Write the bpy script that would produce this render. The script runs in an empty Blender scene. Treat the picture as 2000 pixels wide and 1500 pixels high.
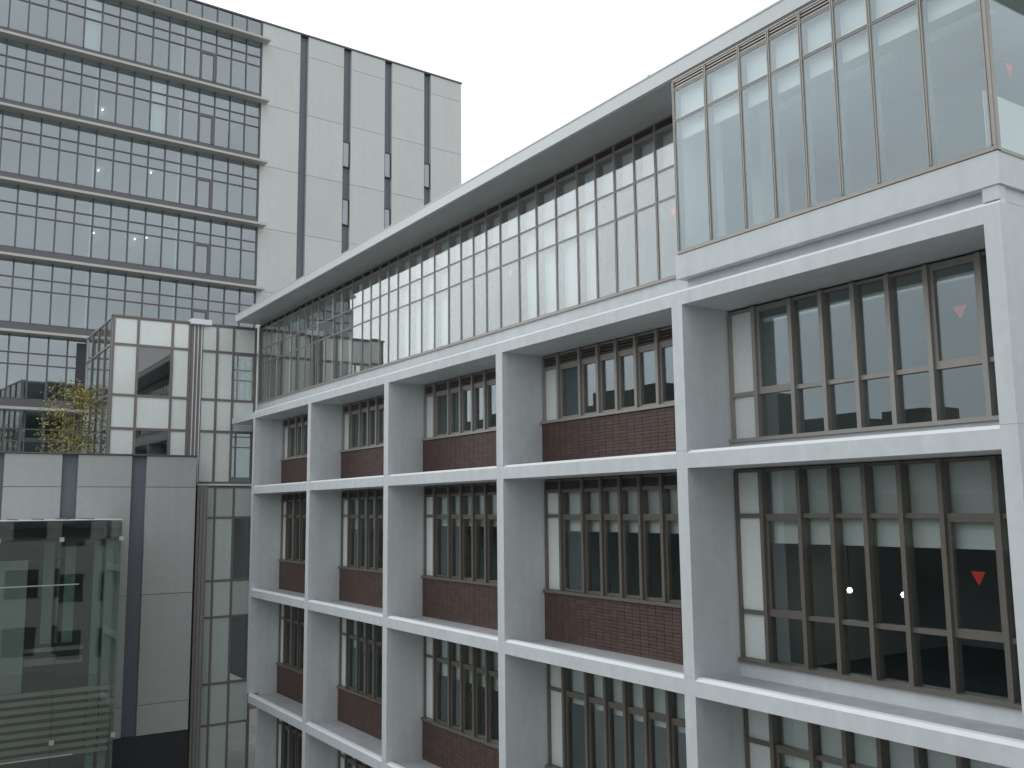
import bpy, math, random
from mathutils import Matrix, Vector
random.seed(7)
S = bpy.context.scene
COL = S.collection

# ------------------------------------------------------------------ camera
CAM = Vector((-11.983, 0.0, -0.962))
FW = Vector((0.54488179, 0.8281198, 0.1316109))
RT = Vector((0.83611843, -0.54844467, -0.01069682))
UP = Vector((-0.06332305, -0.1158708, 0.99124374))
cd = bpy.data.cameras.new('camera')
cam = bpy.data.objects.new('camera', cd)
COL.objects.link(cam)
cd.sensor_width = 36.0
cd.lens = 1835.87 / 2000 * 36
cd.clip_start = 0.1
cd.clip_end = 2000
m = Matrix.Identity(4)
for i in range(3):
    m[i][0] = RT[i]; m[i][1] = UP[i]; m[i][2] = -FW[i]; m[i][3] = CAM[i]
cam.matrix_world = m
S.camera = cam

# ------------------------------------------------------------------ sky and sun (bright overcast)
SUN_EL, SUN_AZ = math.radians(30), math.radians(-20)     # azimuth from +Y towards +X
w = bpy.data.worlds.new('World'); S.world = w
w.use_nodes = True
nt = w.node_tree; nt.nodes.clear()
N = nt.nodes.new; L = nt.links.new
out = N('ShaderNodeOutputWorld'); bg = N('ShaderNodeBackground')
bg.inputs['Strength'].default_value = 0.1
sky = N('ShaderNodeTexSky'); sky.sky_type = 'NISHITA'; sky.sun_disc = False
sky.sun_elevation = SUN_EL; sky.sun_rotation = SUN_AZ
tc = N('ShaderNodeTexCoord'); sep = N('ShaderNodeSeparateXYZ')
L(tc.outputs['Generated'], sep.inputs[0])
ramp = N('ShaderNodeMapRange')          # overcast: brighter towards the zenith
ramp.inputs['From Min'].default_value = 0.0; ramp.inputs['From Max'].default_value = 1.0
ramp.inputs['To Min'].default_value = 14.0; ramp.inputs['To Max'].default_value = 18.0
L(sep.outputs['Z'], ramp.inputs['Value'])
noi = N('ShaderNodeTexNoise'); noi.inputs['Scale'].default_value = 2.6; noi.inputs['Detail'].default_value = 5
mp = N('ShaderNodeMapping'); mp.inputs['Scale'].default_value = (1, 1, 2.6)
L(tc.outputs['Generated'], mp.inputs[0]); L(mp.outputs[0], noi.inputs['Vector'])
cl = N('ShaderNodeMapRange'); cl.inputs['From Min'].default_value = 0.3; cl.inputs['From Max'].default_value = 0.7
cl.inputs['To Min'].default_value = 0.86; cl.inputs['To Max'].default_value = 1.12
L(noi.outputs['Fac'], cl.inputs['Value'])
mul = N('ShaderNodeMath'); mul.operation = 'MULTIPLY'
L(ramp.outputs[0], mul.inputs[0]); L(cl.outputs[0], mul.inputs[1])
# the hidden sun brightens the cloud around it
dp = N('ShaderNodeVectorMath'); dp.operation = 'DOT_PRODUCT'
dp.inputs[1].default_value = (math.sin(SUN_AZ) * math.cos(SUN_EL), math.cos(SUN_AZ) * math.cos(SUN_EL), math.sin(SUN_EL))
L(tc.outputs['Generated'], dp.inputs[0])
mx0 = N('ShaderNodeMath'); mx0.operation = 'MAXIMUM'; mx0.inputs[1].default_value = 0.0
L(dp.outputs['Value'], mx0.inputs[0])
pw = N('ShaderNodeMath'); pw.operation = 'POWER'; pw.inputs[1].default_value = 9.0
L(mx0.outputs[0], pw.inputs[0])
gl = N('ShaderNodeMath'); gl.operation = 'MULTIPLY_ADD'; gl.inputs[1].default_value = 21.0
L(pw.outputs[0], gl.inputs[0]); L(mul.outputs[0], gl.inputs[2])
mul = gl
grey = N('ShaderNodeCombineColor')
tint = []
for k, f in enumerate((0.965, 1.0, 1.025)):
    t = N('ShaderNodeMath'); t.operation = 'MULTIPLY'; t.inputs[1].default_value = f
    L(mul.outputs[0], t.inputs[0]); L(t.outputs[0], grey.inputs[k])
mix = N('ShaderNodeMix'); mix.data_type = 'RGBA'; mix.inputs['Factor'].default_value = 0.92
L(sky.outputs[0], mix.inputs['A']); L(grey.outputs[0], mix.inputs['B'])
L(mix.outputs['Result'], bg.inputs['Color']); L(bg.outputs[0], out.inputs['Surface'])

sd = bpy.data.lights.new('sun', 'SUN'); sd.energy = 0.7; sd.angle = math.radians(25); sd.color = (1.0, 0.97, 0.92)
so = bpy.data.objects.new('sun', sd); COL.objects.link(so)
sdir = Vector((math.sin(SUN_AZ) * math.cos(SUN_EL), math.cos(SUN_AZ) * math.cos(SUN_EL), math.sin(SUN_EL)))
so.rotation_euler = sdir.to_track_quat('Z', 'Y').to_euler()
so.location = (-10, 10, 60)

S.view_settings.view_transform = 'Standard'
S.view_settings.look = 'None'
S.view_settings.exposure = -0.42
S.view_settings.gamma = 1.0
S.view_settings.use_curve_mapping = False
S.render.engine = 'CYCLES'
S.cycles.use_denoising = True
S.cycles.max_bounces = 14
S.cycles.transparent_max_bounces = 32
S.cycles.glossy_bounces = 6
S.cycles.diffuse_bounces = 6
S.cycles.caustics_reflective = False
S.cycles.sample_clamp_indirect = 6.0

# ------------------------------------------------------------------ materials
def nodes(name):
    mt = bpy.data.materials.new(name); mt.use_nodes = True
    return mt, mt.node_tree, mt.node_tree.nodes['Principled BSDF']

def plain(name, col, rough=0.6, metal=0.0, spec=0.5, grain=0.0, gscale=8.0, bump=0.0, bscale=60.0, streak=0.0, emit=None, vary=0.0):
    mt, t, b = nodes(name)
    b.inputs['Base Color'].default_value = (*col, 1)
    b.inputs['Roughness'].default_value = rough
    b.inputs['Metallic'].default_value = metal
    b.inputs['Specular IOR Level'].default_value = spec
    if emit:
        b.inputs['Emission Color'].default_value = (*emit[:3], 1); b.inputs['Emission Strength'].default_value = emit[3]
    if grain or streak or bump:
        geo = t.nodes.new('ShaderNodeNewGeometry')
    if grain or streak:
        val = None
        def layer(scale, vec_scale, amount, detail=4):
            mpn = t.nodes.new('ShaderNodeMapping'); mpn.inputs['Scale'].default_value = vec_scale
            t.links.new(geo.outputs['Position'], mpn.inputs[0])
            n = t.nodes.new('ShaderNodeTexNoise'); n.inputs['Scale'].default_value = scale; n.inputs['Detail'].default_value = detail
            t.links.new(mpn.outputs[0], n.inputs['Vector'])
            r = t.nodes.new('ShaderNodeMapRange')
            r.inputs['From Min'].default_value = 0.3; r.inputs['From Max'].default_value = 0.7
            r.inputs['To Min'].default_value = 1 - amount; r.inputs['To Max'].default_value = 1 + amount * 0.6
            t.links.new(n.outputs['Fac'], r.inputs['Value'])
            return r.outputs[0]
        outs = []
        if grain:
            outs.append(layer(gscale, (1, 1, 1), grain)); outs.append(layer(0.35, (1, 1, 1), grain * 0.8, 3))
        if streak:
            outs.append(layer(1.0, (3.2, 3.2, 0.12), streak, 5))
        val = outs[0]
        if vary:
            oi = t.nodes.new('ShaderNodeObjectInfo'); vr = t.nodes.new('ShaderNodeMapRange')
            vr.inputs['To Min'].default_value = 1 - vary; vr.inputs['To Max'].default_value = 1 + vary
            t.links.new(oi.outputs['Random'], vr.inputs['Value']); outs.append(vr.outputs[0])
        for o in outs[1:]:
            mm = t.nodes.new('ShaderNodeMath'); mm.operation = 'MULTIPLY'
            t.links.new(val, mm.inputs[0]); t.links.new(o, mm.inputs[1]); val = mm.outputs[0]
        vm = t.nodes.new('ShaderNodeVectorMath'); vm.operation = 'SCALE'
        vm.inputs[0].default_value = col
        t.links.new(val, vm.inputs['Scale']); t.links.new(vm.outputs[0], b.inputs['Base Color'])
    if bump:
        n = t.nodes.new('ShaderNodeTexNoise'); n.inputs['Scale'].default_value = bscale; n.inputs['Detail'].default_value = 3
        t.links.new(geo.outputs['Position'], n.inputs['Vector'])
        bp = t.nodes.new('ShaderNodeBump'); bp.inputs['Strength'].default_value = bump; bp.inputs['Distance'].default_value = 0.01
        t.links.new(n.outputs['Fac'], bp.inputs['Height']); t.links.new(bp.outputs[0], b.inputs['Normal'])
    return mt

def tile_material():
    mt = plain('brown_tile', (0.10, 0.058, 0.048), 0.5, spec=0.3, bump=0.25, bscale=45)
    t = mt.node_tree; b = t.nodes['Principled BSDF']
    geo = t.nodes.new('ShaderNodeNewGeometry')
    sc = t.nodes.new('ShaderNodeVectorMath'); sc.operation = 'MULTIPLY'; sc.inputs[1].default_value = (0.0, 1 / 0.2413, 1 / 0.0705)
    fl = t.nodes.new('ShaderNodeVectorMath'); fl.operation = 'FLOOR'
    wn = t.nodes.new('ShaderNodeTexWhiteNoise'); wn.noise_dimensions = '3D'
    t.links.new(geo.outputs['Position'], sc.inputs[0]); t.links.new(sc.outputs[0], fl.inputs[0]); t.links.new(fl.outputs[0], wn.inputs['Vector'])
    rp = t.nodes.new('ShaderNodeValToRGB')
    rp.color_ramp.elements[0].color = (0.088, 0.058, 0.050, 1); rp.color_ramp.elements[1].color = (0.120, 0.077, 0.066, 1)
    t.links.new(wn.outputs['Value'], rp.inputs[0]); t.links.new(rp.outputs[0], b.inputs['Base Color'])
    return mt

def glass(name, tintc, f0, wave=0.0, gl=(1, 1, 1)):
    mt, t, b = nodes(name)
    t.nodes.remove(b)
    o = t.nodes['Material Output']
    tr = t.nodes.new('ShaderNodeBsdfTransparent'); tr.inputs[0].default_value = (*tintc, 1)
    g = t.nodes.new('ShaderNodeBsdfGlossy'); g.inputs['Roughness'].default_value = 0.0; g.inputs['Color'].default_value = (*gl, 1)
    lw = t.nodes.new('ShaderNodeLayerWeight'); lw.inputs['Blend'].default_value = 0.5
    p5 = t.nodes.new('ShaderNodeMath'); p5.operation = 'POWER'; p5.inputs[1].default_value = 5
    t.links.new(lw.outputs['Facing'], p5.inputs[0])
    ma = t.nodes.new('ShaderNodeMath'); ma.operation = 'MULTIPLY_ADD'; ma.inputs[1].default_value = 1 - f0; ma.inputs[2].default_value = f0
    t.links.new(p5.outputs[0], ma.inputs[0])
    mx = t.nodes.new('ShaderNodeMixShader')
    t.links.new(ma.outputs[0], mx.inputs[0]); t.links.new(tr.outputs[0], mx.inputs[1]); t.links.new(g.outputs[0], mx.inputs[2])
    t.links.new(mx.outputs[0], o.inputs['Surface'])
    if wave:
        geo = t.nodes.new('ShaderNodeNewGeometry')
        n = t.nodes.new('ShaderNodeTexNoise'); n.inputs['Scale'].default_value = 0.9; n.inputs['Detail'].default_value = 1
        t.links.new(geo.outputs['Position'], n.inputs['Vector'])
        bp = t.nodes.new('ShaderNodeBump'); bp.inputs['Strength'].default_value = 1.0; bp.inputs['Distance'].default_value = wave
        t.links.new(n.outputs['Fac'], bp.inputs['Height']); t.links.new(bp.outputs[0], g.inputs['Normal'])
    return mt

M = dict(
    white=plain('white_paint', (0.63, 0.665, 0.68), 0.65, grain=0.05, gscale=5, bump=0.12, bscale=90, streak=0.065),
    lip=plain('white_coping', (0.74, 0.77, 0.78), 0.5, grain=0.03),
    niche=plain('grey_niche_floor', (0.42, 0.43, 0.45), 0.7, grain=0.12, gscale=3),
    soffit=plain('soffit_metal', (0.52, 0.545, 0.54), 0.28, grain=0.06, gscale=1.5, spec=0.4),
    fascia=plain('fascia_metal', (0.58, 0.62, 0.63), 0.4, grain=0.03),
    bronze=plain('bronze_aluminium', (0.19, 0.174, 0.15), 0.38, metal=0.25, grain=0.06),
    champagne=plain('light_bronze_aluminium', (0.34, 0.322, 0.295), 0.4, metal=0.2, grain=0.05),
    louvshade=plain('shaded_bronze_slat', (0.10, 0.088, 0.078), 0.5),  # bronze slats darkened in colour for the shadow under soffits
    dark=plain('dark_aluminium', (0.055, 0.052, 0.055), 0.45, metal=0.1),
    greyframe=plain('grey_aluminium', (0.12, 0.12, 0.13), 0.45, metal=0.1),
    tile=tile_material(),
    grout=plain('tile_grout', (0.066, 0.045, 0.039), 0.9),
    blind=plain('white_blind', (0.84, 0.86, 0.84), 0.8, grain=0.02),
    film=plain('white_glass_panel', (0.80, 0.84, 0.82), 0.12, vary=0.05, grain=0.03, streak=0.03, spec=0.8),
    film_shade=plain('shaded_white_glass_panel', (0.54, 0.61, 0.58), 0.12, vary=0.06, grain=0.04, streak=0.05, spec=0.8),  # white glass of the lower link, darkened in colour for courtyard shade
    room=plain('interior_plaster', (0.62, 0.64, 0.62), 0.8),
    roomdark=plain('interior_carpet', (0.05, 0.055, 0.06), 0.9),
    ceil=plain('interior_ceiling', (0.6, 0.6, 0.58), 0.9),
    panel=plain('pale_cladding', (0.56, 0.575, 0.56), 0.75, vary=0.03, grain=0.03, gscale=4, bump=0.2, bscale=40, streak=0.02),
    panel_shade=plain('shaded_pale_cladding', (0.43, 0.445, 0.435), 0.75, vary=0.035, grain=0.04, gscale=4, bump=0.2, bscale=40, streak=0.03),  # pale cladding of the low block, courtyard shade put into its colour
    stripe=plain('slate_cladding', (0.14, 0.15, 0.175), 0.6, grain=0.06, streak=0.04),
    base=plain('dark_base_cladding', (0.035, 0.038, 0.045), 0.5, grain=0.1),
    ledge=plain('pale_ledge', (0.50, 0.50, 0.47), 0.6, grain=0.05),
    red=plain('red_film', (0.72, 0.035, 0.012), 0.4),
    capw=plain('white_metal', (0.80, 0.84, 0.86), 0.35),
    innerfin=plain('inner_fin_aluminium', (0.20, 0.185, 0.17), 0.6),
    brown=plain('taupe_metal', (0.21, 0.19, 0.175), 0.45, metal=0.1),
    glass=glass('window_glass', (0.94, 0.97, 0.96), 0.10, 0.0006, (0.88, 1.0, 1.06)),
    bandglass=glass('curtain_wall_glass', (0.94, 0.965, 0.96), 0.155, 0.0007, (0.96, 1.0, 1.01)),
    boxglass=glass('box_glass', (0.94, 0.965, 0.96), 0.115, 0.0007, (0.88, 0.99, 1.05)),
    towerglass=glass('tower_glass', (0.78, 0.84, 0.85), 0.18, 0.0003, (0.95, 1.0, 1.02)),
    greenglass=glass('green_glass', (0.84, 0.895, 0.865), 0.07, 0.0008),
    clearglass=glass('clear_glass', (0.93, 0.96, 0.95), 0.09, 0.0006),
    ground=plain('paving', (0.32, 0.32, 0.31), 0.85, grain=0.15, gscale=2),
    city=plain('distant_facade', (0.14, 0.14, 0.14), 0.8, grain=0.15, gscale=0.6),
    city2=plain('courtyard_facade', (0.45, 0.45, 0.44), 0.8, grain=0.05),
    citywin=plain('distant_window', (0.03, 0.035, 0.04), 0.2),
    lamp=plain('lit_lamp', (0.9, 0.9, 0.85), 0.5, emit=(1, 0.97, 0.9, 14)),
    downlamp=plain('lit_downlight', (0.9, 0.9, 0.85), 0.5, emit=(1, 0.97, 0.9, 9)),
    bark=plain('pale_bark', (0.30, 0.28, 0.25), 0.85, grain=0.3, gscale=20),
    leaf=plain('yellow_green_leaf', (0.34, 0.30, 0.08), 0.6, grain=0.5, gscale=6),
    steel=plain('brushed_steel', (0.6, 0.58, 0.52), 0.35, metal=0.6),
    strip=plain('green_glass_strip', (0.22, 0.285, 0.255), 0.15, grain=0.1),
    reflect_grey=plain('grey_reflection_panel', (0.30, 0.315, 0.32), 0.5, grain=0.05),
    louv=plain('beige_louvre', (0.30, 0.29, 0.25), 0.5, grain=0.05),
)

# ------------------------------------------------------------------ building blocks
class MB:
    def __init__(s): s.v = []; s.f = []
    def box(s, x0, x1, y0, y1, z0, z1):
        n = len(s.v)
        s.v += [(x, y, z) for z in (z0, z1) for y in (y0, y1) for x in (x0, x1)]
        s.f += [tuple(n + i for i in q) for q in ((0, 2, 3, 1), (4, 5, 7, 6), (0, 1, 5, 4), (2, 6, 7, 3), (0, 4, 6, 2), (1, 3, 7, 5))]
        return s
    def prism(s, prof, y0, y1):            # profile in x,z, counter-clockwise seen from -y
        n = len(s.v); k = len(prof)
        s.v += [(x, y0, z) for x, z in prof] + [(x, y1, z) for x, z in prof]
        s.f.append(tuple(n + i for i in range(k))); s.f.append(tuple(n + k + i for i in reversed(range(k))))
        for i in range(k):
            j = (i + 1) % k
            s.f.append((n + j, n + i, n + k + i, n + k + j))
        return s
    def tube(s, pts, rads, seg=6):
        n0 = None
        for (p, r) in zip(pts, rads):
            n = len(s.v)
            for k in range(seg):
                a = 2 * math.pi * k / seg
                s.v.append((p[0] + r * math.cos(a), p[1] + r * math.sin(a), p[2]))
            if n0 is not None:
                for k in range(seg):
                    s.f.append((n0 + k, n0 + (k + 1) % seg, n + (k + 1) % seg, n + k))
            else:
                s.f.append(tuple(n + k for k in reversed(range(seg))))
            n0 = n
        s.f.append(tuple(n0 + k for k in range(seg)))
        return s
    def mesh(s, name, mat):
        me = bpy.data.meshes.new(name); me.from_pydata(s.v, [], s.f); me.materials.append(M[mat]); me.update()
        return me
    def build(s, name, mat, parent=None, loc=None, kind=None, label=None):
        return link(name, s.mesh(name, mat), parent, loc, kind, label)

def link(name, me, parent=None, loc=None, kind=None, label=None):
    o = bpy.data.objects.new(name, me); COL.objects.link(o)
    if loc is not None: o.location = loc
    if parent is not None:
        o.parent = parent
        o.matrix_parent_inverse = Matrix.Translation(-Vector(parent['base'] if 'base' in parent else parent.location))
    if kind: o['kind'] = kind
    if label: o['label'] = label
    return o

CACHE = {}
def cbox(name, mat, parent, x0, x1, y0, y1, z0, z1, label=None, tilt=0.0):
    """a box piece with its origin at its centre; alike pieces share one mesh"""
    d = (round(x1 - x0, 4), round(y1 - y0, 4), round(z1 - z0, 4), mat, name)
    if d not in CACHE:
        CACHE[d] = MB().box(-d[0] / 2, d[0] / 2, -d[1] / 2, d[1] / 2, -d[2] / 2, d[2] / 2).mesh(name, mat)
    o = link(name, CACHE[d], parent, ((x0 + x1) / 2, (y0 + y1) / 2, (z0 + z1) / 2), None, label)
    if tilt:
        if d[0] < d[1]: o.rotation_euler = (0, random.gauss(0, tilt), random.gauss(0, tilt))
        else: o.rotation_euler = (random.gauss(0, tilt), 0, random.gauss(0, tilt))
    return o

GZ = -12.2
def thing(name, label, cat, base, group=None, rotz=0.0):
    o = bpy.data.objects.new(name, None); COL.objects.link(o)
    o.location = base; o.rotation_euler = (0, 0, rotz); o.empty_display_size = 0.5
    o['label'] = label; o['category'] = cat
    if group: o['group'] = group
    return o

def tri_sticker(parent, x, y, z, s=0.11, axis='x'):
    b = MB()
    pts = [(-s, s * 0.9), (s, s * 0.9), (0, -s * 0.95)]
    if axis == 'x':
        b.v = [(-0.002, a, c) for a, c in pts] + [(0.002, a, c) for a, c in pts]
    else:
        b.v = [(a, -0.002, c) for a, c in pts] + [(a, 0.002, c) for a, c in pts]
    b.f = [(0, 1, 2), (5, 4, 3), (0, 3, 4, 1), (1, 4, 5, 2), (2, 5, 3, 0)]
    return b.build('red_triangle_sticker', 'red', parent, (x, y, z), None, 'red downward triangle on the glass')

# ------------------------------------------------------------------ ground
g = MB().box(-400, 400, -300, 500, GZ - 0.5, GZ).build('ground', 'ground'); g['kind'] = 'structure'

# ================================================================== MAIN BUILDING (white concrete grid)
A = thing('academic_building', 'white concrete grid building with brown tile spandrels and thin eave over a glazed top floor', 'building', (0, 20, GZ))
colR = [6.468, 12.484, 18.633, 24.791, 30.901, 36.944]     # near faces of the six columns
colL = [6.70, 12.759, 18.917, 25.082, 31.179, 37.148]      # far faces
LV = [0.0, -3.99, -7.97, -11.95]                           # lip heights of the niche floors
TH = 0.265
BB = 2.744                                                 # soffit of the roof beam
BW, WX = 1.14, 1.25                                        # back wall plane, window plane
DEEP = 8.0
# columns, one storey-high fin at a time with a fine joint between
tops = [BB, LV[0] + 0.045, LV[1] + 0.045, LV[2] + 0.045]
bots = [LV[0] + 0.055, LV[1] + 0.055, LV[2] + 0.055, GZ]
for i in range(6):
    b = MB()
    for s in range(4):
        x0 = 0.0
        y1 = colL[i]
        if i == 5 and s == 3: x0 = 0.42
        x1 = BW if i else DEEP + 0.3
        b.box(x0, x1, colR[i], y1, bots[s], tops[s])
        if s: b.box(x0 + 0.006, x1 - 0.01, colR[i] + 0.006, y1 - 0.006, tops[s], bots[s - 1])
    b.build('column', 'white', A)
def lip_prof(z, back=BW, th=TH, drop=-0.03):
    return [(0, z - th), (back, z - th), (back, z + drop), (0.17, z + drop), (0.17, z), (0, z)]
def lip(z, y0, y1):
    MB().prism([(0.001, z + 0.001), (0.169, z + 0.001), (0.169, z + 0.06), (0.06, z + 0.055)], y0, y1).build('lip_coping', 'lip', A)
for lv in range(4):
    for i in range(5):
        z = LV[lv]
        MB().prism(lip_prof(z), colL[i], colR[i + 1]).build('niche_slab', 'white', A)
        # grey membrane of the niche floor and its small upstand
        MB().box(0.172, BW - 0.002, colL[i] + 0.002, colR[i + 1] - 0.002, z - 0.03, z - 0.024).build('niche_floor', 'niche', A)
        lip(z, colL[i] + 0.001, colR[i + 1] - 0.001)
# roof beam over the top row of niches, and the deck behind it
MB().prism(lip_prof(2.984, 1.20, 0.24, 0.03), colR[0], colL[5] + 2.85).build('roof_beam', 'white', A)
lip(2.984, colR[0], colL[5])
MB().box(1.20, DEEP, colL[0], colL[5] + 2.9, 2.75, 3.2).build('roof_slab', 'room', A)
# storey floors inside
for lv in range(4):
    z = LV[lv]
    MB().box(BW + 0.005, DEEP, colL[0], colL[5], z - TH, z - 0.25 if lv == 9 else z - 0.06).build('interior_floor', 'ceil', A)
    MB().box(BW + 0.30, DEEP - 0.01, colL[0] + 0.01, colL[5] - 0.01, z - 0.059, z - 0.05).build('carpet', 'roomdark', A)
MB().box(DEEP + 0.003, DEEP + 0.3, colL[0], colL[5] + 3.0, GZ, 7.1).build('rear_wall', 'room', A)
for i in range(1, 6):
    MB().box(BW + 0.003, DEEP, colR[i] + 0.005, colL[i] - 0.005, GZ, BB).build('partition', 'room', A)

def vis(P, y0, y1, z0, z1):
    """does the photo's viewpoint see P through the opening (in the plane x=0)?"""
    t = (0 - CAM.x) / (P.x - CAM.x)
    q = CAM + (P - CAM) * t
    return y0 - 0.1 < q.y < y1 + 0.1 and z0 - 0.1 < q.z < z1 + 0.1
def px(P):
    d = P - CAM; f = d.dot(FW)
    return 1000 + 1835.87 * d.dot(RT) / f, 750 - 1835.87 * d.dot(UP) / f

W8 = [0.0, 0.66, 1.51, 2.18, 2.83, 3.48, 4.16, 5.01, 5.72]
npane = [0]
def bay_window(i, row):
    """window of bay i (0 nearest) on niche row (0 top)"""
    yR, yL = colR[i + 1], colL[i]
    top = (BB, LV[0] - TH, LV[1] - TH, LV[2] - TH)[row]
    floor = LV[row]
    ym = [yR - t for t in W8]; ym[-1] = yL
    near = i == 0
    rows = []              # (z0, z1, kind)
    off = -3.985 * (row - 1)
    if near:
        if row == 0: rows = [(0.25, 1.105, 'low'), (1.105, 2.705, 'main')]
        else: rows = [(-3.72 + off, -2.86 + off, 'low'), (-2.86 + off, -1.135 + off, 'main'), (-1.135 + off, -0.29 + off, 'transom')]
    else:
        if row == 0: rows = [(1.10, 2.41, 'main'), (2.41, 2.72, 'louvre')]
        else: rows = [(-2.89 + off, -1.14 + off, 'main'), (-1.14 + off, -0.56 + off, 'transom'), (-0.56 + off, -0.285 + off, 'louvre')]
    rows = [(max(a, GZ + 0.05), b, k) for a, b, k in rows if b > GZ + 0.3]
    if not rows: return
    zb, zt = rows[0][0], min(rows[-1][1], top - 0.002)
    mat = 'champagne' if row == 0 else 'bronze'
    fr = MB()
    # head, sill, jambs
    fr.box(1.19, 1.33, yL + 0.003, yR - 0.003, zt - 0.05, zt)
    fr.box(1.08, 1.33, yL + 0.003, yR - 0.003, zb - 0.035, zb + 0.03)
    for k, y in enumerate(ym):
        if k == 0: fr.box(1.17, 1.33, y - 0.055, y - 0.003, zb + 0.03, zt - 0.05)
        elif k == 8: fr.box(1.17, 1.33, y + 0.003, y + 0.05, zb + 0.03, zt - 0.05)
        else: fr.box(1.13, 1.35, y - 0.04, y + 0.04, zb + 0.03, zt - 0.001)
    for a, b, kd in rows[1:]:
        for k in range(8):
            fr.box(1.185, 1.32, ym[k + 1] + 0.041, ym[k] - 0.041, a - 0.038, a + 0.038)
    win = fr.build('window', mat, A)
    for r, (a, b, kd) in enumerate(rows):
        for k in range(8):
            y0, y1 = ym[k + 1] + 0.045, ym[k] - 0.045
            if k == 0: y1 -= 0.012
            if k == 7: y0 += 0.01
            z0, z1 = a + 0.04, b - 0.04
            if r == len(rows) - 1: z1 = zt - 0.055
            P = Vector((WX, (y0 + y1) / 2, (z0 + z1) / 2))
            seen = any(vis(Vector((WX, yy, P.z)), yL, yR, floor, top) for yy in (y0 + 0.05, P.y, y1 - 0.05)) and px(P)[1] < 1560
            if kd == 'louvre':
                if not seen: HID['louvre'].box(1.24, 1.27, y0, y1, z0, z1); continue
                cbox('louvre_backing', 'dark', win, 1.28, 1.30, y0, y1, z0 - 0.01, z1 + 0.01)
                n = 3
                for q in range(n):
                    zc = z0 + (q + 0.5) * (z1 - z0) / n
                    cbox('slat', 'louvshade' if row == 0 else 'dark', win, 1.20, 1.26, y0 - 0.003, y1 + 0.003, zc - 0.03, zc + 0.022)
                continue
            # sash frame of the opening lights
            sash = kd == 'main' and k in ((1, 6) if near else (1, 2, 3, 4, 5, 6))
            if sash:
                t = 0.05
                sf = MB()
                sf.box(1.195, 1.285, y0 - 0.004, y1 + 0.004, z0 - 0.004, z0 + t); sf.box(1.195, 1.285, y0 - 0.004, y1 + 0.004, z1 - t, z1 + 0.004)
                sf.box(1.195, 1.285, y0 - 0.004, y0 + t, z0 + t, z1 - t); sf.box(1.195, 1.285, y1 - t, y1 + 0.004, z0 + t, z1 - t)
                sf.build('sash', mat, win)
                y0 += t; y1 -= t; z0 += t; z1 -= t
            else:
                y0 -= 0.004; y1 += 0.004; z0 -= 0.001; z1 += 0.001
            if k == 0:      # the narrow pane by the fin is a white infill
                if seen: cbox('white_infill_panel', 'film', win, 1.235, 1.255, y0, y1, z0, z1)
                else: HID['film'].box(1.235, 1.255, y0, y1, z0, z1)
                continue
            if seen:
                npane[0] += 1
                cbox('pane', 'glass', win, 1.240, 1.252, y0, y1, z0, z1, tilt=0.0025)
            else: HID['glass'].box(1.240, 1.252, y0, y1, z0, z1)
    # blinds: one roller per window, pulled down behind the transom lights
    if row > 0:
        zc = (-1.60 if near else -1.47) + off
        zc += (0.0, 0.0, 0.07, -0.10, 0.04)[i]
        if row == 2: zc += (0.15, 0.1, -0.2, 0.05, 0.1)[i]
        MB().box(1.385, 1.39, yL + 0.06, yR - 0.72, max(zc, GZ + 0.2), zt - 0.01).build('roller_blind', 'blind', win)
        MB().box(1.375, 1.40, yL + 0.06, yR - 0.72, max(zc, GZ + 0.2) - 0.025, max(zc, GZ + 0.2) - 0.001).build('blind_bottom_bar', 'capw', win)
    else:
        MB().box(1.36, 1.44, yL + 0.06, yR - 0.70, 2.42, 2.50).build('blind_roll', 'blind', win)
    # below the window
    zb0 = floor - 0.025
    if near:
        MB().box(BW, 1.34, yL + 0.002, yR - 0.002, zb0, zb - 0.036).build('white_kerb', 'white', A)
    else:
        sp = MB().box(1.145, 1.34, yL + 0.002, yR - 0.002, zb0, zb - 0.036).build('tiled_spandrel', 'grout', A)
        tile_field(sp, i, row, yL + 0.004, yR - 0.004, zb0 + 0.004, zb - 0.042)
    return win

def tile_field(sp, i, row, y0, y1, z0, z1):
    nc = round((y1 - y0) / 0.245); nr = round((z1 - z0) / 0.07)
    dy, dz = (y1 - y0) / nc, (z1 - z0) / nr
    rest = MB(); n = 0
    for c in range(nc):
        for r in range(nr):
            yb = y1 - (c + 1) * dy; zbb = z0 + r * dz
            if i == 1 and row == 0 and n < 300 and c * dy < 5.0:
                o = cbox('tile', 'tile', sp, 1.128, 1.1455, yb + 0.005, yb + dy - 0.005, zbb + 0.004, zbb + dz - 0.004)
                o.location.x += random.uniform(-0.0015, 0.0015); n += 1
            else:
                e = random.uniform(-0.002, 0.002)
                rest.box(1.128 + e, 1.1455, yb + 0.005, yb + dy - 0.005, zbb + 0.004, zbb + dz - 0.004)
    if rest.f: rest.build('tile_mass', 'tile', sp, kind='stuff')

HID = dict(glass=MB(), film=MB(), louvre=MB())
WIN = {}
for row in range(4):
    for i in range(5):
        WIN[i, row] = bay_window(i, row)
if HID['glass'].f: HID['glass'].build('pane_mass', 'glass', A, kind='stuff')
if HID['film'].f: HID['film'].build('infill_mass', 'film', A, kind='stuff')
if HID['louvre'].f: HID['louvre'].build('louvre_mass', 'dark', A, kind='stuff')
tri_sticker(WIN[0, 0], 1.256, 7.866, 1.888)
tri_sticker(WIN[0, 1], 1.256, 7.888, -2.035)
tri_sticker(WIN[4, 1], 1.256, 35.798, -2.143)

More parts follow.
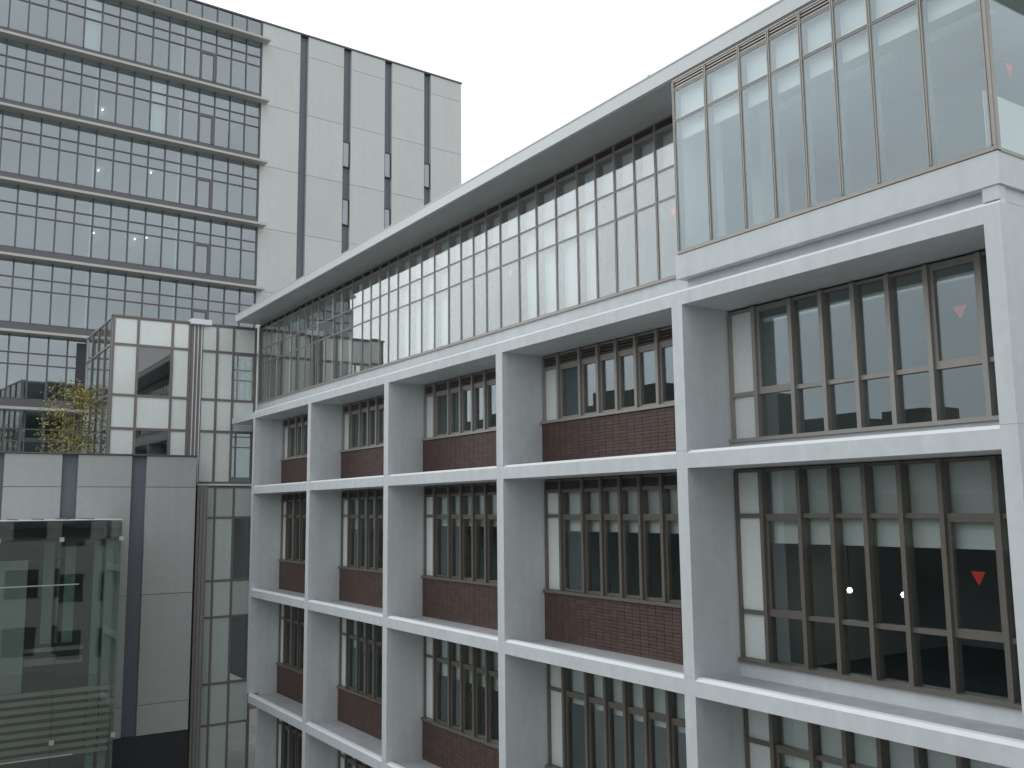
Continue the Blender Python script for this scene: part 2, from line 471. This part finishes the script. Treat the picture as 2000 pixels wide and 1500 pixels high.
# ---- top floor: set-back glazed band
GX = 1.15
PARA = MB().box(GX - 0.02, 1.35, colL[1] - 0.1, 40.05, 3.01, 3.665).build('parapet_wall', 'white', A)
MB().box(GX - 0.02, 1.5, 40.06, 40.19, 3.01, 7.14).build('end_wall', 'white', A)
my = [12.56, 13.43, 14.29, 14.97, 15.645, 16.33, 17.03, 17.88, 18.71, 19.51, 20.40, 21.10, 21.78, 22.47, 23.18, 24.03, 24.85, 25.65]
y = 25.65
pat = [0.83, 0.68, 0.68, 0.69, 0.69, 0.85, 0.83]
k = 0
while y < 39.3:
    y += [0.80, 0.68, 0.66, 0.69, 0.69, 0.85, 0.84, 0.8][k % 8]; k += 1
    my.append(y)
my = [t for t in my if t < 39.5] + [40.04]
ZS = [3.70, 5.385, 6.035, 6.93, 7.15]           # sill, transom, transom, louvre bottom, soffit
def curtain(name, ys, gx, zs, full, bars, matf='champagne', fin=0.13):
    fr = MB(); inn = MB()
    y0, y1 = ys[0], ys[-1]
    fr.box(gx - 0.06, gx + 0.10, y0, y1, zs[0] - 0.035, zs[0] + 0.005)
    fr.box(gx - 0.035, gx + 0.08, y0, y1, zs[0] + 0.005, zs[0] + 0.045)
    fr.box(gx - 0.03, gx + 0.10, y0, y1, zs[-1] - 0.035, zs[-1] - 0.004)
    for t in ys:
        a, b = (t - 0.026, t + 0.026)
        if t == y0: a, b = t, t + 0.05
        if t == y1: a, b = t - 0.05, t
        fr.box(gx - 0.04, gx + 0.02, a, b, zs[0] + 0.045, zs[-1] - 0.035)
        inn.box(gx + 0.021, gx + fin, a + 0.004, b - 0.004, zs[0] + 0.045, zs[-1] - 0.035)
        # shadow groove down the middle of each mullion: two proud ribs
        fr.box(gx - 0.052, gx - 0.0401, a, a + 0.018, zs[0] + 0.045, zs[-1] - 0.035)
        fr.box(gx - 0.052, gx - 0.0401, b - 0.018, b, zs[0] + 0.045, zs[-1] - 0.035)
    for z in zs[1:-1]:
        for t0, t1 in zip(ys[:-1], ys[1:]):
            inn.box(gx + 0.021, gx + fin - 0.02, t0 + 0.026, t1 - 0.026, z - 0.022, z + 0.022)
            fr.box(gx - 0.035, gx + 0.02, t0 + 0.026, t1 - 0.026, z - 0.024, z + 0.024)
            fr.box(gx - 0.045, gx - 0.0351, t0 + 0.026, t1 - 0.026, z + 0.010, z + 0.024)
            fr.box(gx - 0.045, gx - 0.0351, t0 + 0.026, t1 - 0.026, z - 0.024, z - 0.010)
    cw = fr.build(name, matf, A)
    inn.build('inner_fin', 'innerfin', cw)
    for k, (t0, t1) in enumerate(zip(ys[:-1], ys[1:])):
        a, b = t0 + 0.024, t1 - 0.024
        for r in range(len(zs) - 2):
            cbox('pane', 'boxglass' if bars == 'box' else 'bandglass', cw, gx - 0.036, gx - 0.022, a, b, zs[r] + (0.04 if r == 0 else 0.02), zs[r + 1] - 0.02, tilt=0.0022)
        # louvre strip under the soffit
        z0, z1 = zs[-2] + 0.024, zs[-1] - 0.035
        cbox('louvre_backing', 'dark', cw, gx + 0.07, gx + 0.09, a, b, z0 - 0.01, z1 + 0.01)
        if t0 < 27:
            for q in range(3):
                zc = z0 + (q + 0.5) * (z1 - z0) / 3
                cbox('slat', matf if bars == 'box' else 'louvshade', cw, gx - 0.03, gx + 0.02, a - 0.001, b + 0.001, zc - 0.013, zc + 0.013)
        # blinds behind
        zb = zs[-3] - 0.32 if k not in full else zs[0] + 0.05
        if bars == 'band' and k not in full: zb = zs[-3] + 0.03
        cbox('roller_blind', 'blind', cw, gx + fin + 0.003, gx + fin + 0.009, a, b, zb, zs[-2] - 0.03)
    return cw
FULL = {k for k, t in enumerate(my[:-1]) if any(a < (t + my[k + 1]) / 2 < b for a, b in ((16.3, 19.5), (22.9, 26.6), (30.3, 31.7), (36.0, 37.9)))}
cw1 = curtain('curtain_wall', my, GX, ZS, FULL, 'band', 'champagne', 0.19)
tri_sticker(cw1, GX - 0.018, 19.953, 5.074, 0.10)
tri_sticker(cw1, GX - 0.018, 13.818, 5.062, 0.10)

# ---- projecting glazed box at the near end
by = [6.47, 7.40, 8.235, 8.88, 9.525, 10.195, 10.855, 11.69, 12.545]
bx = curtain('projecting_curtain_wall', by, 0.045, [3.735, 6.285, 6.90, 7.13], set(), 'box')
bb = MB()
bb.box(0.0, 1.13, 6.44, 12.61, 3.24, 3.69)                       # white base of the box
bb.build('box_base', 'white', A)
MB().box(0.19, 1.13, 6.50, 12.50, 3.04, 3.238).build('recessed_band', 'white', A)
MB().box(0.02, 0.189, 6.475, 6.70, 3.04, 3.238).build('corner_stub', 'white', A)
MB().box(-0.012, 0.07, 6.42, 6.468, 3.70, 7.12).box(-0.02, 0.0, 6.43, 6.46, 3.70, 7.12).build('corner_post', 'champagne', A)
sp = MB()                                                       # glazed return on the side
sp.box(0.075, 6.0, 6.425, 6.50, 3.69, 3.74); sp.box(0.075, 6.0, 6.425, 6.50, 7.05, 7.12)
for xx in (1.6, 3.1, 4.6): sp.box(xx - 0.03, xx + 0.03, 6.43, 6.5, 3.74, 7.05)
sp = sp.build('side_curtain_wall', 'champagne', A)
for x0, x1 in ((0.07, 1.57), (1.63, 3.07), (3.13, 4.57)):
    cbox('pane', 'boxglass', sp, x0, x1, 6.45, 6.462, 3.74, 7.05, tilt=0.001)
tri_sticker(sp, 0.52, 6.466, 4.95, 0.10, 'y')
MB().box(0.10, 6.0, 6.62, 6.63, 3.75, 4.62).build('side_blind', 'blind', sp)
MB().box(0.12, 1.30, 12.555, 12.60, 3.72, 7.13).build('box_return_wall', 'white', A)
MB().box(0.10, 1.20, 6.6, 12.5, 3.692, 3.70).build('box_floor', 'room', A)
# ceilings, lights and beams of the top floor
MB().box(1.34, DEEP, colL[0] - 0.1, 40.0, 6.95, 7.0).build('top_ceiling', 'ceil', A)
MB().box(0.25, 1.33, 6.7, 12.5, 6.95, 7.0).build('box_ceiling', 'ceil', A)
for yy in (7.6, 9.4, 11.2): MB().box(2.2, 2.5, yy, yy + 1.25, 6.92, 6.945).build('ceiling_strip', 'blind', A)
for k in range(12): MB().box(2.3, 2.45, 14.2 + 2.05 * k, 15.5 + 2.05 * k, 6.92, 6.945).build('ceiling_strip', 'blind', A)
for yy in colL[1:5]: MB().box(2.2, 2.7, yy - 0.4, yy + 0.1, 3.2, 6.95).build('interior_column', 'room', A)
MB().box(4.2, 4.35, 6.7, 11.9, 3.2, 6.95).build('interior_wall', 'room', A)
MB().box(4.2, 4.35, 13.5, 39.9, 3.2, 6.95).build('interior_wall', 'room', A)
# eave: thin slab with a pale fascia
ea = MB().prism([(0.0, 7.17), (8.3, 7.17), (8.3, 7.40), (0.02, 7.46), (0.0, 7.46)], 5.25, 39.93).build('eave', 'fascia', A)
MB().box(0.03, 8.28, 5.28, 39.9, 7.150, 7.169).build('soffit', 'soffit', ea)
MB().box(-0.012, 0.015, 5.24, 39.94, 7.447, 7.475).build('fascia_drip', 'fascia', ea)
# small brackets on the fascia top
for yy in (13.2, 18.4, 26.0):
    MB().box(0.03, 0.09, yy, yy + 0.06, 7.47, 7.52).build('roof_clip', 'greyframe', ea)

# ================================================================== TOWER
T = thing('tower_block', 'tall pale tower with long glazed storeys, thin ledges and slate vertical stripes', 'building', (5.8, 55, GZ), rotz=math.radians(3.3))
TY = 55.0
x_g1 = 5.66
NM = 15
NM = 16
mx = [x_g1 - 0.933 * k for k in range(NM + 1)]             # mullions right to left
x_left = mx[-1] - 0.05
# body
MB().box(x_left + 0.1, 20.62, TY + 6.0, TY + 16, GZ, 29.5).build('tower_body', 'panel', T)
MB().box(x_g1 + 0.05, 20.60, TY + 0.22, TY + 6.0, GZ, 29.5).build('stripe_wall', 'stripe', T)
MB().box(x_left, 20.72, TY - 0.06, TY + 6, 29.56, 29.66).build('coping', 'greyframe', T)
ztop = 29.55
edges = [28.18 - 3.97 * k for k in range(0, 9)]
cols = [(5.74, 8.27), (8.83, 11.35), (11.91, 14.44), (15.0, 17.55), (18.1, 20.66)]
zs_ = [ztop] + edges + [GZ]
for (a, b) in cols:
    for z1, z0 in zip(zs_[:-1], zs_[1:]):
        if z1 < 2: continue
        cbox('cladding_panel', 'panel', T, a, b, TY, TY + 0.24 - 0.02, max(z0, GZ) + 0.012, z1 - 0.012)
for (a, b) in cols:
    MB().box(a + 0.02, b - 0.02, TY + 0.03, TY + 0.2, GZ, ztop).build('panel_backing', 'stripe', T)
def small_window(par, x0, x1, y, z0, z1):
    f = MB(); t = 0.06
    f.box(x0, x1, y - 0.02, y + 0.12, z0, z0 + t); f.box(x0, x1, y - 0.02, y + 0.12, z1 - t, z1)
    f.box(x0, x0 + t, y - 0.02, y + 0.12, z0 + t, z1 - t); f.box(x1 - t, x1, y - 0.02, y + 0.12, z0 + t, z1 - t)
    wn = f.build('stripe_window', 'dark', par)
    cbox('pane', 'towerglass', wn, x0 + t, x1 - t, y + 0.02, y + 0.032, z0 + t, z1 - t)
    cbox('blind', 'stripe', wn, x0 + t, x1 - t, y + 0.06, y + 0.07, z0 + t, z1 - t)
for x0, zt in ((11.36, 23.12), (11.36, 19.2), (14.45, 23.05), (14.45, 19.15), (17.56, 22.98), (17.56, 19.0)):
    small_window(T, x0, x0 + 0.53, TY + 0.08, zt - 1.75, zt)
# glazed storeys
op_col = 3                                                # openable light, fourth panel from the right
npan = 0
restp = MB()
for k in range(-1, 8):
    zl = 28.30 - 3.97 * k                                  # top of the ledge above this storey
    z_bot = zl - 3.97                                      # top of the ledge below
    zt = zl - 0.135 if k >= 0 else ztop
    zb = z_bot
    if zb < -1: break
    trs = [zl - 1.09, zl - 1.70] if k >= 0 else []
    sill = zb + 0.50 if k >= 0 else zb + 0.2
    if k == -1: zb = 28.30; sill = zb + 0.3
    fr = MB()
    fr.box(x_left, x_g1 + 0.03, TY + 0.02, TY + 0.14, zb, sill)
    for x in mx: fr.box(x - 0.035, x + 0.035, TY - 0.03, TY + 0.12, sill, zt)
    for z in trs: fr.box(x_left, x_g1, TY - 0.018, TY + 0.11, z - 0.035, z + 0.035)
    if k >= 0:                                            # heavier frame of the openable light
        xa, xb = mx[op_col + 1], mx[op_col]
        fr.box(xa + 0.03, xb - 0.03, TY - 0.028, TY + 0.10, trs[1] - 0.14, trs[1] - 0.0351)
        fr.box(xb - 0.17, xb - 0.035, TY - 0.026, TY + 0.10, sill, trs[1] - 0.14)
        fr.box(xa + 0.035, xa + 0.08, TY - 0.026, TY + 0.10, sill, trs[1] - 0.14)
    cw = fr.build('curtain_wall', 'greyframe', T)
    bands = [sill] + trs[::-1] + [zt]
    for c in range(NM):
        for z0, z1 in zip(bands[:-1], bands[1:]):
            a, b = mx[c + 1] + 0.03, mx[c] - 0.03
            if npan < 296 and zb > 3:
                cbox('pane', 'towerglass', cw, a, b, TY + 0.03, TY + 0.045, z0 + 0.02, z1 - 0.02, tilt=0.002); npan += 1
            else: restp.box(a, b, TY + 0.03, TY + 0.045, z0 + 0.02, z1 - 0.02)
    # ledge
    if k >= 0:
        MB().box(x_left - 0.1, x_g1 + 0.37, TY - 0.68, TY - 0.002, zl - 0.135, zl).build('ledge', 'ledge', T)
    # inside
    MB().box(x_left + 0.05, x_g1, TY + 0.16, TY + 5.9, zb - 0.35, zb + 0.15).build('interior_floor', 'room', T)
    for xx in (mx[5], mx[10]):
        if k >= 0: MB().box(xx - 0.06, xx + 0.06, TY + 0.5, TY + 5.9, zb + 0.16, zt - 0.05).build('partition', 'room', T)
    if k >= 0:
        # pale blinds half way down in a few places
        for c in ((6,) if k == 1 else (10,) if k == 0 else ()):
            cbox('blind', 'blind', cw, mx[c + 1] + 0.05, mx[c] - 0.05, TY + 0.2, TY + 0.21, sill + 0.05, zt - 0.1)
if restp.f: restp.build('pane_mass', 'towerglass', T, kind='stuff')
MB().box(x_left, x_left + 0.05, TY + 0.15, TY + 6.0, GZ, ztop).build('side_wall', 'panel', T)
# dark service recess beside the glazed link
MB().box(-4.15, -3.55, TY - 0.03, TY - 0.004, 4.4, 8.12).build('dark_louvre_panel', 'base', T)

# ================================================================== GLAZED LINK (between tower and grid building)
C = thing('glazed_link', 'narrow link block of frosted white glass panels in taupe frames beside the grid building', 'building', (-2, 43, GZ))
CY = 40.2
def gframe(par, name, xs, zs, y, mat, clear, panel_mat='film', mw=0.05, dep=0.12):
    fr = MB()
    for x in xs: fr.box(x - mw, x + mw, y - 0.045, y + dep, zs[0], zs[-1])
    for z in zs:
        for a, b in zip(xs[:-1], xs[1:]):
            fr.box(a + mw, b - mw, y - 0.035, y + dep - 0.01, max(z - mw, zs[0]), min(z + mw, zs[-1]))
    f = fr.build(name, mat, par)
    for c, (a, b) in enumerate(zip(xs[:-1], xs[1:])):
        for r, (z0, z1) in enumerate(zip(zs[:-1], zs[1:])):
            
            if (c, r) in clear:
                cbox('pane', 'clearglass', f, a + mw - 0.003, b - mw + 0.003, y, y + 0.014, z0 + mw - 0.003, z1 - mw + 0.003, tilt=0.002)
            else:
                cbox('frosted_panel', panel_mat, f, a + mw - 0.003, b - mw + 0.003, y, y + 0.02, z0 + mw - 0.003, z1 - mw + 0.003, tilt=0.0015)
    return f
xsL = [-4.85, -3.90, -2.53, -1.83]
zsC = [0.26, 2.42, 3.775, 5.85, 6.98]
gframe(C, 'curtain_wall', xsL, zsC, CY, 'brown', {(1, 0), (1, 2)})
xsR = [-1.33, -0.67, 0.03, 1.0]
gframe(C, 'curtain_wall', xsR, zsC, CY, 'brown', {(2, 0), (2, 2)})
MB().box(-4.95, 1.05, CY - 0.06, CY + 0.2, 6.985, 7.05).build('top_rail', 'brown', C)
# vertical profiles between the two halves, with their white cap
bd = MB()
for k in range(3): bd.box(-1.775 + 0.15 * k, -1.68 + 0.15 * k, CY - 0.09, CY + 0.1, 0.26, 6.93)
bd.build('vertical_profile', 'brown', C)
for k in range(3): MB().box(-1.675 + 0.15 * k, -1.640 + 0.15 * k, CY - 0.12, CY + 0.1, 0.26, 6.93).build('white_fin', 'capw', C)
MB().box(-1.84, -1.0, CY - 0.30, CY + 0.3, 6.93, 7.15).build('vent_cap', 'capw', C)
# lower curtain wall, a step proud, under a white flashing
MB().box(-1.36, 1.05, CY - 0.13, CY + 0.1, 0.14, 0.215).build('flashing', 'capw', C)
zsD = [GZ, -9.58, -7.95, -5.28, -3.80, -1.20, 0.08]
gframe(C, 'curtain_wall', [-0.98, -0.60, 0.19, 1.05], zsD, CY - 0.08, 'brown', {(2, 0), (2, 2), (2, 4)}, 'film_shade', mw=0.045)
MB().box(-1.9, -0.95, CY + 0.06, CY + 0.12, GZ, 0.2).build('backing_wall', 'brown', C)
bd = MB()
for k in range(3): bd.box(-1.44 + 0.14 * k, -1.34 + 0.14 * k, CY - 0.55, CY - 0.05, GZ, 0.10)
bd.build('vertical_profile', 'champagne', C)
for k in range(3): MB().box(-1.335 + 0.14 * k, -1.305 + 0.14 * k, CY - 0.60, CY - 0.05, GZ, 0.12).build('white_fin', 'champagne', C)
# side glazing of the left half, open to the roof terrace
ysC = [CY + 0.15, 41.7, 43.2, 44.65, 46.1]
fr = MB(); 
for yv in ysC: fr.box(-4.93, -4.83, yv - 0.04, yv + 0.04, 0.26, 7.0)
for z in (0.3, 2.42, 3.775, 5.85, 6.97): fr.box(-4.92, -4.84, ysC[0], ysC[-1], z - 0.04, z + 0.03)
sd_ = fr.build('side_curtain_wall', 'brown', C)
for a, b in zip(ysC[:-1], ysC[1:]):
    for z0, z1 in zip((0.34, 2.46, 3.81, 5.88), (2.38, 3.735, 5.81, 6.93)):
        cbox('pane', 'clearglass', sd_, -4.885, -4.873, a + 0.04, b - 0.04, z0, z1, tilt=0.002)
fr = MB()
for x in (-4.85, -3.6, -2.4, -1.2): fr.box(x - 0.06, x + 0.06, 46.05, 46.2, 0.26, 7.0)
for z in (0.3, 3.5, 6.95): fr.box(-4.79, 1.0, 46.06, 46.18, z - 0.06, z + 0.05)
bk = fr.build('rear_curtain_wall', 'capw', C)
for a, b in ((-4.79, -3.66), (-3.54, -2.46), (-2.34, -1.26)):
    cbox('pane', 'clearglass', bk, a, b, 46.1, 46.114, 0.36, 6.9)
MB().box(-4.80, 1.0, CY + 0.16, 46.0, 7.0, 7.03).build('roof', 'ledge', C)
MB().box(-4.78, 1.0, CY + 0.16, 46.0, 2.95, 3.45).build('interior_floor', 'room', C)
MB().box(-4.78, 1.0, CY + 0.16, 46.0, -0.1, 0.25).build('interior_floor', 'room', C)
for z in (-3.95, -8.0): MB().box(-1.2, 1.0, CY + 0.1, 46.0, z - 0.35, z).build('interior_floor', 'room', C)
MB().box(-1.2, 1.03, 46.21, 46.4, GZ, 7.0).build('rear_wall', 'roomdark', C)
MB().box(-3.85, -1.65, 42.6, 42.75, 0.26, 2.94).box(-3.85, -1.65, 42.6, 42.75, 3.46, 6.6).build('partition', 'base', C)  # dark wall added to make the link's interior look unlit
MB().box(-1.6, -1.45, 41.4, 46.0, 0.26, 2.94).build('partition', 'roomdark', C)
MB().box(-1.6, -1.45, 41.4, 46.0, 3.46, 6.95).build('partition', 'roomdark', C)

# ================================================================== LOW CLAD BLOCK (front left)
D = thing('clad_block', 'low block of pale panels and slate stripes beside the glazed link, below the tree', 'building', (-6, 40, GZ))
DY = 39.0
MB().box(-12.6, -1.70, DY + 0.16, DY + 1.05, GZ, 1.27).build('stripe_wall', 'stripe', D)
MB().box(-12.6, -1.66, DY - 0.05, DY + 1.06, 1.272, 1.325).build('coping', 'greyframe', D)
MB().box(-12.6, -1.72, DY + 0.03, DY + 0.158, GZ, -9.40).build('base_wall', 'base', D)
dz = [1.265, 0.04, -4.12, -9.38]
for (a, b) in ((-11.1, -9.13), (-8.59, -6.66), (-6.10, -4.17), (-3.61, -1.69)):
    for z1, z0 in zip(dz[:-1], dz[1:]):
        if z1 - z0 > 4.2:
            cbox('cladding_panel', 'panel_shade', D, a, b, DY, DY + 0.15, -8.25, z1 - 0.01)
            cbox('cladding_panel', 'panel_shade', D, a, b, DY, DY + 0.15, z0, -8.27)
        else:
            cbox('cladding_panel', 'panel_shade', D, a, b, DY, DY + 0.15, z0 + 0.01, z1 - 0.01)
MB().box(-12.6, -4.97, DY + 1.06, 54.2, -0.3, 0.2).build('roof_terrace', 'ledge', D)

# ================================================================== GLASS ENCLOSURE (lower left)
E_ = thing('glass_enclosure', 'green glass enclosure with point fixings standing before the panel block', 'glass enclosure', (-8.5, 37, GZ))
EY = 36.0
xe = [-12.6, -10.85, -8.90, -6.96, -5.02]
ze = [GZ, -8.58, -1.85, -1.22]
for a, b in zip(xe[:-1], xe[1:]):
    for z0, z1 in zip(ze[:-1], ze[1:]):
        cbox('glass_sheet', 'greenglass', E_, a + 0.008, b - 0.008, EY, EY + 0.02, z0 + 0.008, z1 - 0.008, tilt=0.0015)
for z0, z1 in zip(ze[:-1], ze[1:]):
    cbox('glass_sheet', 'greenglass', E_, -5.03, -5.01, EY + 0.03, DY - 0.02, z0 + 0.008, z1 - 0.008)
for x in xe[1:]:
    for z in ze[1:3]:
        b = MB().box(x - 0.075, x + 0.075, EY - 0.035, EY - 0.003, z - 0.075, z + 0.075).box(x - 0.03, x + 0.03, EY + 0.022, EY + 0.28, z - 0.03, z + 0.03)
        b.build('point_fixing', 'steel', E_)
for x in xe[1:]:
    cbox('glass_fin', 'greenglass', E_, x - 0.012, x + 0.012, EY + 0.03, EY + 0.5, GZ + 0.1, -1.3)
for xa in (-5.78, -5.38):
    MB().box(xa, xa + 0.28, EY + 0.75, EY + 0.77, GZ, -1.9).build('glass_strip', 'strip', E_)
    MB().box(xa - 0.05, xa, EY + 0.72, EY + 0.8, GZ, -1.9).build('strip_frame', 'dark', E_)
rf = MB().box(-12.6, -5.0, EY + 0.0, DY - 0.02, -1.20, -1.17)
rf.build('roof_sheet', 'capw', E_)
for k in range(9): MB().box(-12.4 + 0.8 * k, -12.35 + 0.8 * k, EY + 0.05, DY - 0.05, -1.168, -1.13).build('roof_rib', 'greyframe', E_)
MB().box(-12.6, -5.05, EY + 0.3, EY + 0.42, -1.95, -1.78).build('top_beam', 'dark', E_)
MB().box(-12.6, -7.86, EY + 0.9, EY + 1.0, -7.0, -2.55).build('reflection_panel', 'reflect_grey', E_)  # pale reflection in the front glass, built as a flat panel
MB().box(-12.6, -5.9, EY + 1.6, EY + 1.8, -3.30, -2.55).build('floor_edge', 'base', E_)
MB().box(-7.8, -5.9, EY + 1.3, EY + 1.45, -5.75, -5.62).box(-7.8, -5.9, EY + 1.3, EY + 1.45, -6.2, -5.98).build('floor_edge', 'louv', E_)
MB().box(-12.6, -5.1, DY - 0.16, DY - 0.05, GZ, -1.5).build('back_wall', 'greyframe', E_)
for xa in (-7.3, -6.6): MB().box(xa, xa + 0.35, EY + 1.5, EY + 1.55, -5.5, -1.9).build('inner_glazing', 'strip', E_)
for k in range(9):
    z = -6.98 - 0.26 * k
    MB().box(-12.6, -5.08, EY + 0.55, EY + 0.66, z - 0.13, z).build('slat', 'louv', E_)
MB().box(-11.5, -6.35, EY - 0.05, EY - 0.02, -3.40, -3.365).build('rod', 'steel', E_)
MB().box(-11.5, -6.3, EY - 0.05, EY - 0.02, -9.05, -9.015).build('rod', 'steel', E_)

# ================================================================== TREE on the terrace
def make_tree():
    t = thing('young_tree', 'thin multi-stemmed young tree with sparse yellow-green leaves on the roof terrace', 'tree', (-5.75, 42.6, 0.2))
    tr = MB(); tips = []
    base = Vector((-5.72, 42.6, 0.2))
    for k in range(4):
        dx, dy = [(-0.04, 0.0), (0.09, 0.05), (-0.12, 0.08), (0.03, -0.08)][k]
        p = base + Vector((dx * 0.6, dy, 0)); pts = [p.copy()]; rads = [0.045]
        drift = Vector((random.uniform(-0.10, 0.12) + dx, random.uniform(-0.1, 0.1), 0))
        for s in range(7):
            p = p + drift * 0.35 + Vector((random.uniform(-0.05, 0.05), random.uniform(-0.05, 0.05), 0.52))
            pts.append(p.copy()); rads.append(0.045 - 0.0055 * (s + 1))
            if s >= 1:
                for _ in range(2):
                    a = random.uniform(0, 6.28); L_ = random.uniform(0.4, 1.15)
                    q = p + Vector((math.cos(a) * L_, math.sin(a) * L_, random.uniform(0.1, 0.5)))
                    mid = (p + q) / 2 + Vector((0, 0, 0.08))
                    tr.tube([p, mid, q], [0.016, 0.011, 0.005], 4); tips += [mid, q, q]
        tr.tube(pts, rads, 6); tips.append(p)
    tips += [base + Vector((-1.3, 0, 1.0)), base + Vector((-1.1, 0.1, 1.4)), base + Vector((-1.45, 0.1, 0.8))]
    for q in tips[-3:]: tr.tube([base + Vector((0, 0, 0.3)), (base + q) / 2 + Vector((0, 0, 0.25)), q], [0.02, 0.014, 0.006], 4)
    tr.build('trunk', 'bark', t)
    lf = MB()
    for c in tips:
        if random.random() < 0.15: continue
        for _ in range(20):
            o = c + Vector((random.gauss(0, 0.24), random.gauss(0, 0.24), random.gauss(0, 0.15)))
            s = random.uniform(0.045, 0.085)
            a = Vector((random.uniform(-1, 1), random.uniform(-1, 1), random.uniform(-0.6, 0.6))).normalized()
            b = a.cross(Vector((random.uniform(-1, 1), random.uniform(-1, 1), random.uniform(-1, 1)))).normalized()
            n = len(lf.v)
            lf.v += [tuple(o - a * s), tuple(o + b * s * 0.45), tuple(o + a * s), tuple(o - b * s * 0.45)]
            lf.f += [(n, n + 1, n + 2), (n, n + 2, n + 3)]
    lf.build('crown', 'leaf', t, kind='stuff')
make_tree()

# ================================================================== LAMPS seen through the glass
def lamp(loc, r, label, group, n=7):
    b = MB()
    for k in range(n):
        a = 2 * math.pi * k / max(n - 1, 1); q = 0 if k == 0 else r * 0.66
        cx, cz = q * math.cos(a), q * math.sin(a)
        b.box(-0.02, 0.02, cx - r * 0.2, cx + r * 0.2, cz - r * 0.2, cz + r * 0.2)
    o = b.build('spot_lamp', 'lamp', None, loc)
    MB().box(-0.006, 0.006, -0.006, 0.006, r, -0.3 - loc[2]).build('cord', 'dark', o, loc)
    o['label'] = label; o['category'] = 'lamp'; o['group'] = group
lamp((3.5, 11.83, -2.58), 0.055, 'lit cluster lamp hanging behind the near window, farther from the red triangle', 'lamps in the near room')
lamp((3.5, 10.67, -2.585), 0.055, 'lit cluster lamp hanging behind the near window, closer to the red triangle', 'lamps in the near room')
MB().box(7.9, 7.99, 9.2, 10.5, -4.0, -1.5).build('interior_door', 'base', A)

first = None
for P, lab in (((-2.52, 60.3, 23.86), 'only lit downlight in the second full glazed storey of the tower'),
               ((-2.6, 60.2, 19.89), 'left lit downlight of two in the third full glazed storey of the tower'),
               ((0.2, 58.9, 19.89), 'right lit downlight of two in the third full glazed storey of the tower'),
               ((-2.7, 60.2, 15.92), 'leftmost lit downlight of three in the fourth glazed storey of the tower'),
               ((-0.3, 60.3, 15.92), 'middle lit downlight of three in the fourth glazed storey of the tower'),
               ((0.23, 59.6, 15.92), 'rightmost lit downlight of three in the fourth glazed storey of the tower')):
    if first is None:
        first = MB().box(-0.04, 0.04, -0.04, 0.04, -0.02, 0.03).build('downlight', 'downlamp'); o = first
    else:
        o = first.copy(); COL.objects.link(o)
    o.location = P
    o['label'] = lab; o['category'] = 'lamp'; o['group'] = 'downlights in the tower'

# ================================================================== TOWN mirrored in the windows
for (x0, x1, y0, y1, h, lab) in ((-82, -60, 54, 68, 7.3, 'small dark town block mirrored low in the nearest top-row window'),
                                 (-84, -60, 82, 95, 13.5, 'tall dark town block mirrored in the second bay windows'),
                                 (-86, -60, 112, 132, 13.0, 'wide dark town block mirrored in the third bay windows'),
                                 (-100, -86, -60, 320, 5.0, 'long low town block mirrored behind the taller ones')):
    t = thing('town_building', lab, 'building', ((x0 + x1) / 2, (y0 + y1) / 2, GZ), 'town buildings opposite')
    MB().box(x0, x1, y0, y1, GZ, h).build('wall', 'city', t)
    b = MB()
    z = GZ + 1.2
    while z + 1.6 < h:
        y = y0 + 1.0
        while y + 1.8 < y1:
            b.box(x1, x1 + 0.06, y, y + 1.8, z, z + 1.5); y += 2.8
        z += 3.4
    b.build('window_mass', 'citywin', t, kind='stuff')
    MB().box(x0 + 2, x0 + 8, y0 + 3, y0 + 8, h, h + 2.0).build('roof_hut', 'city', t)

t = thing('teaching_block', 'long pale block behind the viewpoint, closing the courtyard on the south', 'building', (-20, -12, GZ))
MB().box(-48, 9, -24, -3.5, GZ, 3.2).build('wall', 'city2', t)
b = MB()
for k in range(4):
    for q in range(17): b.box(-46.5 + 3.2 * q, -44.4 + 3.2 * q, -3.5, -3.44, GZ + 1.2 + 4 * k, GZ + 3.2 + 4 * k)
b.build('window_mass', 'citywin', t, kind='stuff')

t = thing('added_dark_wing', 'added unseen dark wing across the courtyard, darkening reflections in the lower windows', 'building', (-36, 40, GZ))  # out-of-view block added to darken what the lower windows mirror
MB().box(-42, -31, -2, 150, GZ, -0.9).build('wall', 'base', t)
MB().box(-42.3, -30.7, -2.3, 150.3, -0.9, -0.6).build('roof', 'base', t)
b = MB()
for k in range(2):
    for q in range(42): b.box(-31.0, -30.95, 0.5 + 3.5 * q, 2.7 + 3.5 * q, GZ + 1.2 + 4.2 * k, GZ + 3.2 + 4.2 * k)
b.build('window_mass', 'citywin', t, kind='stuff')
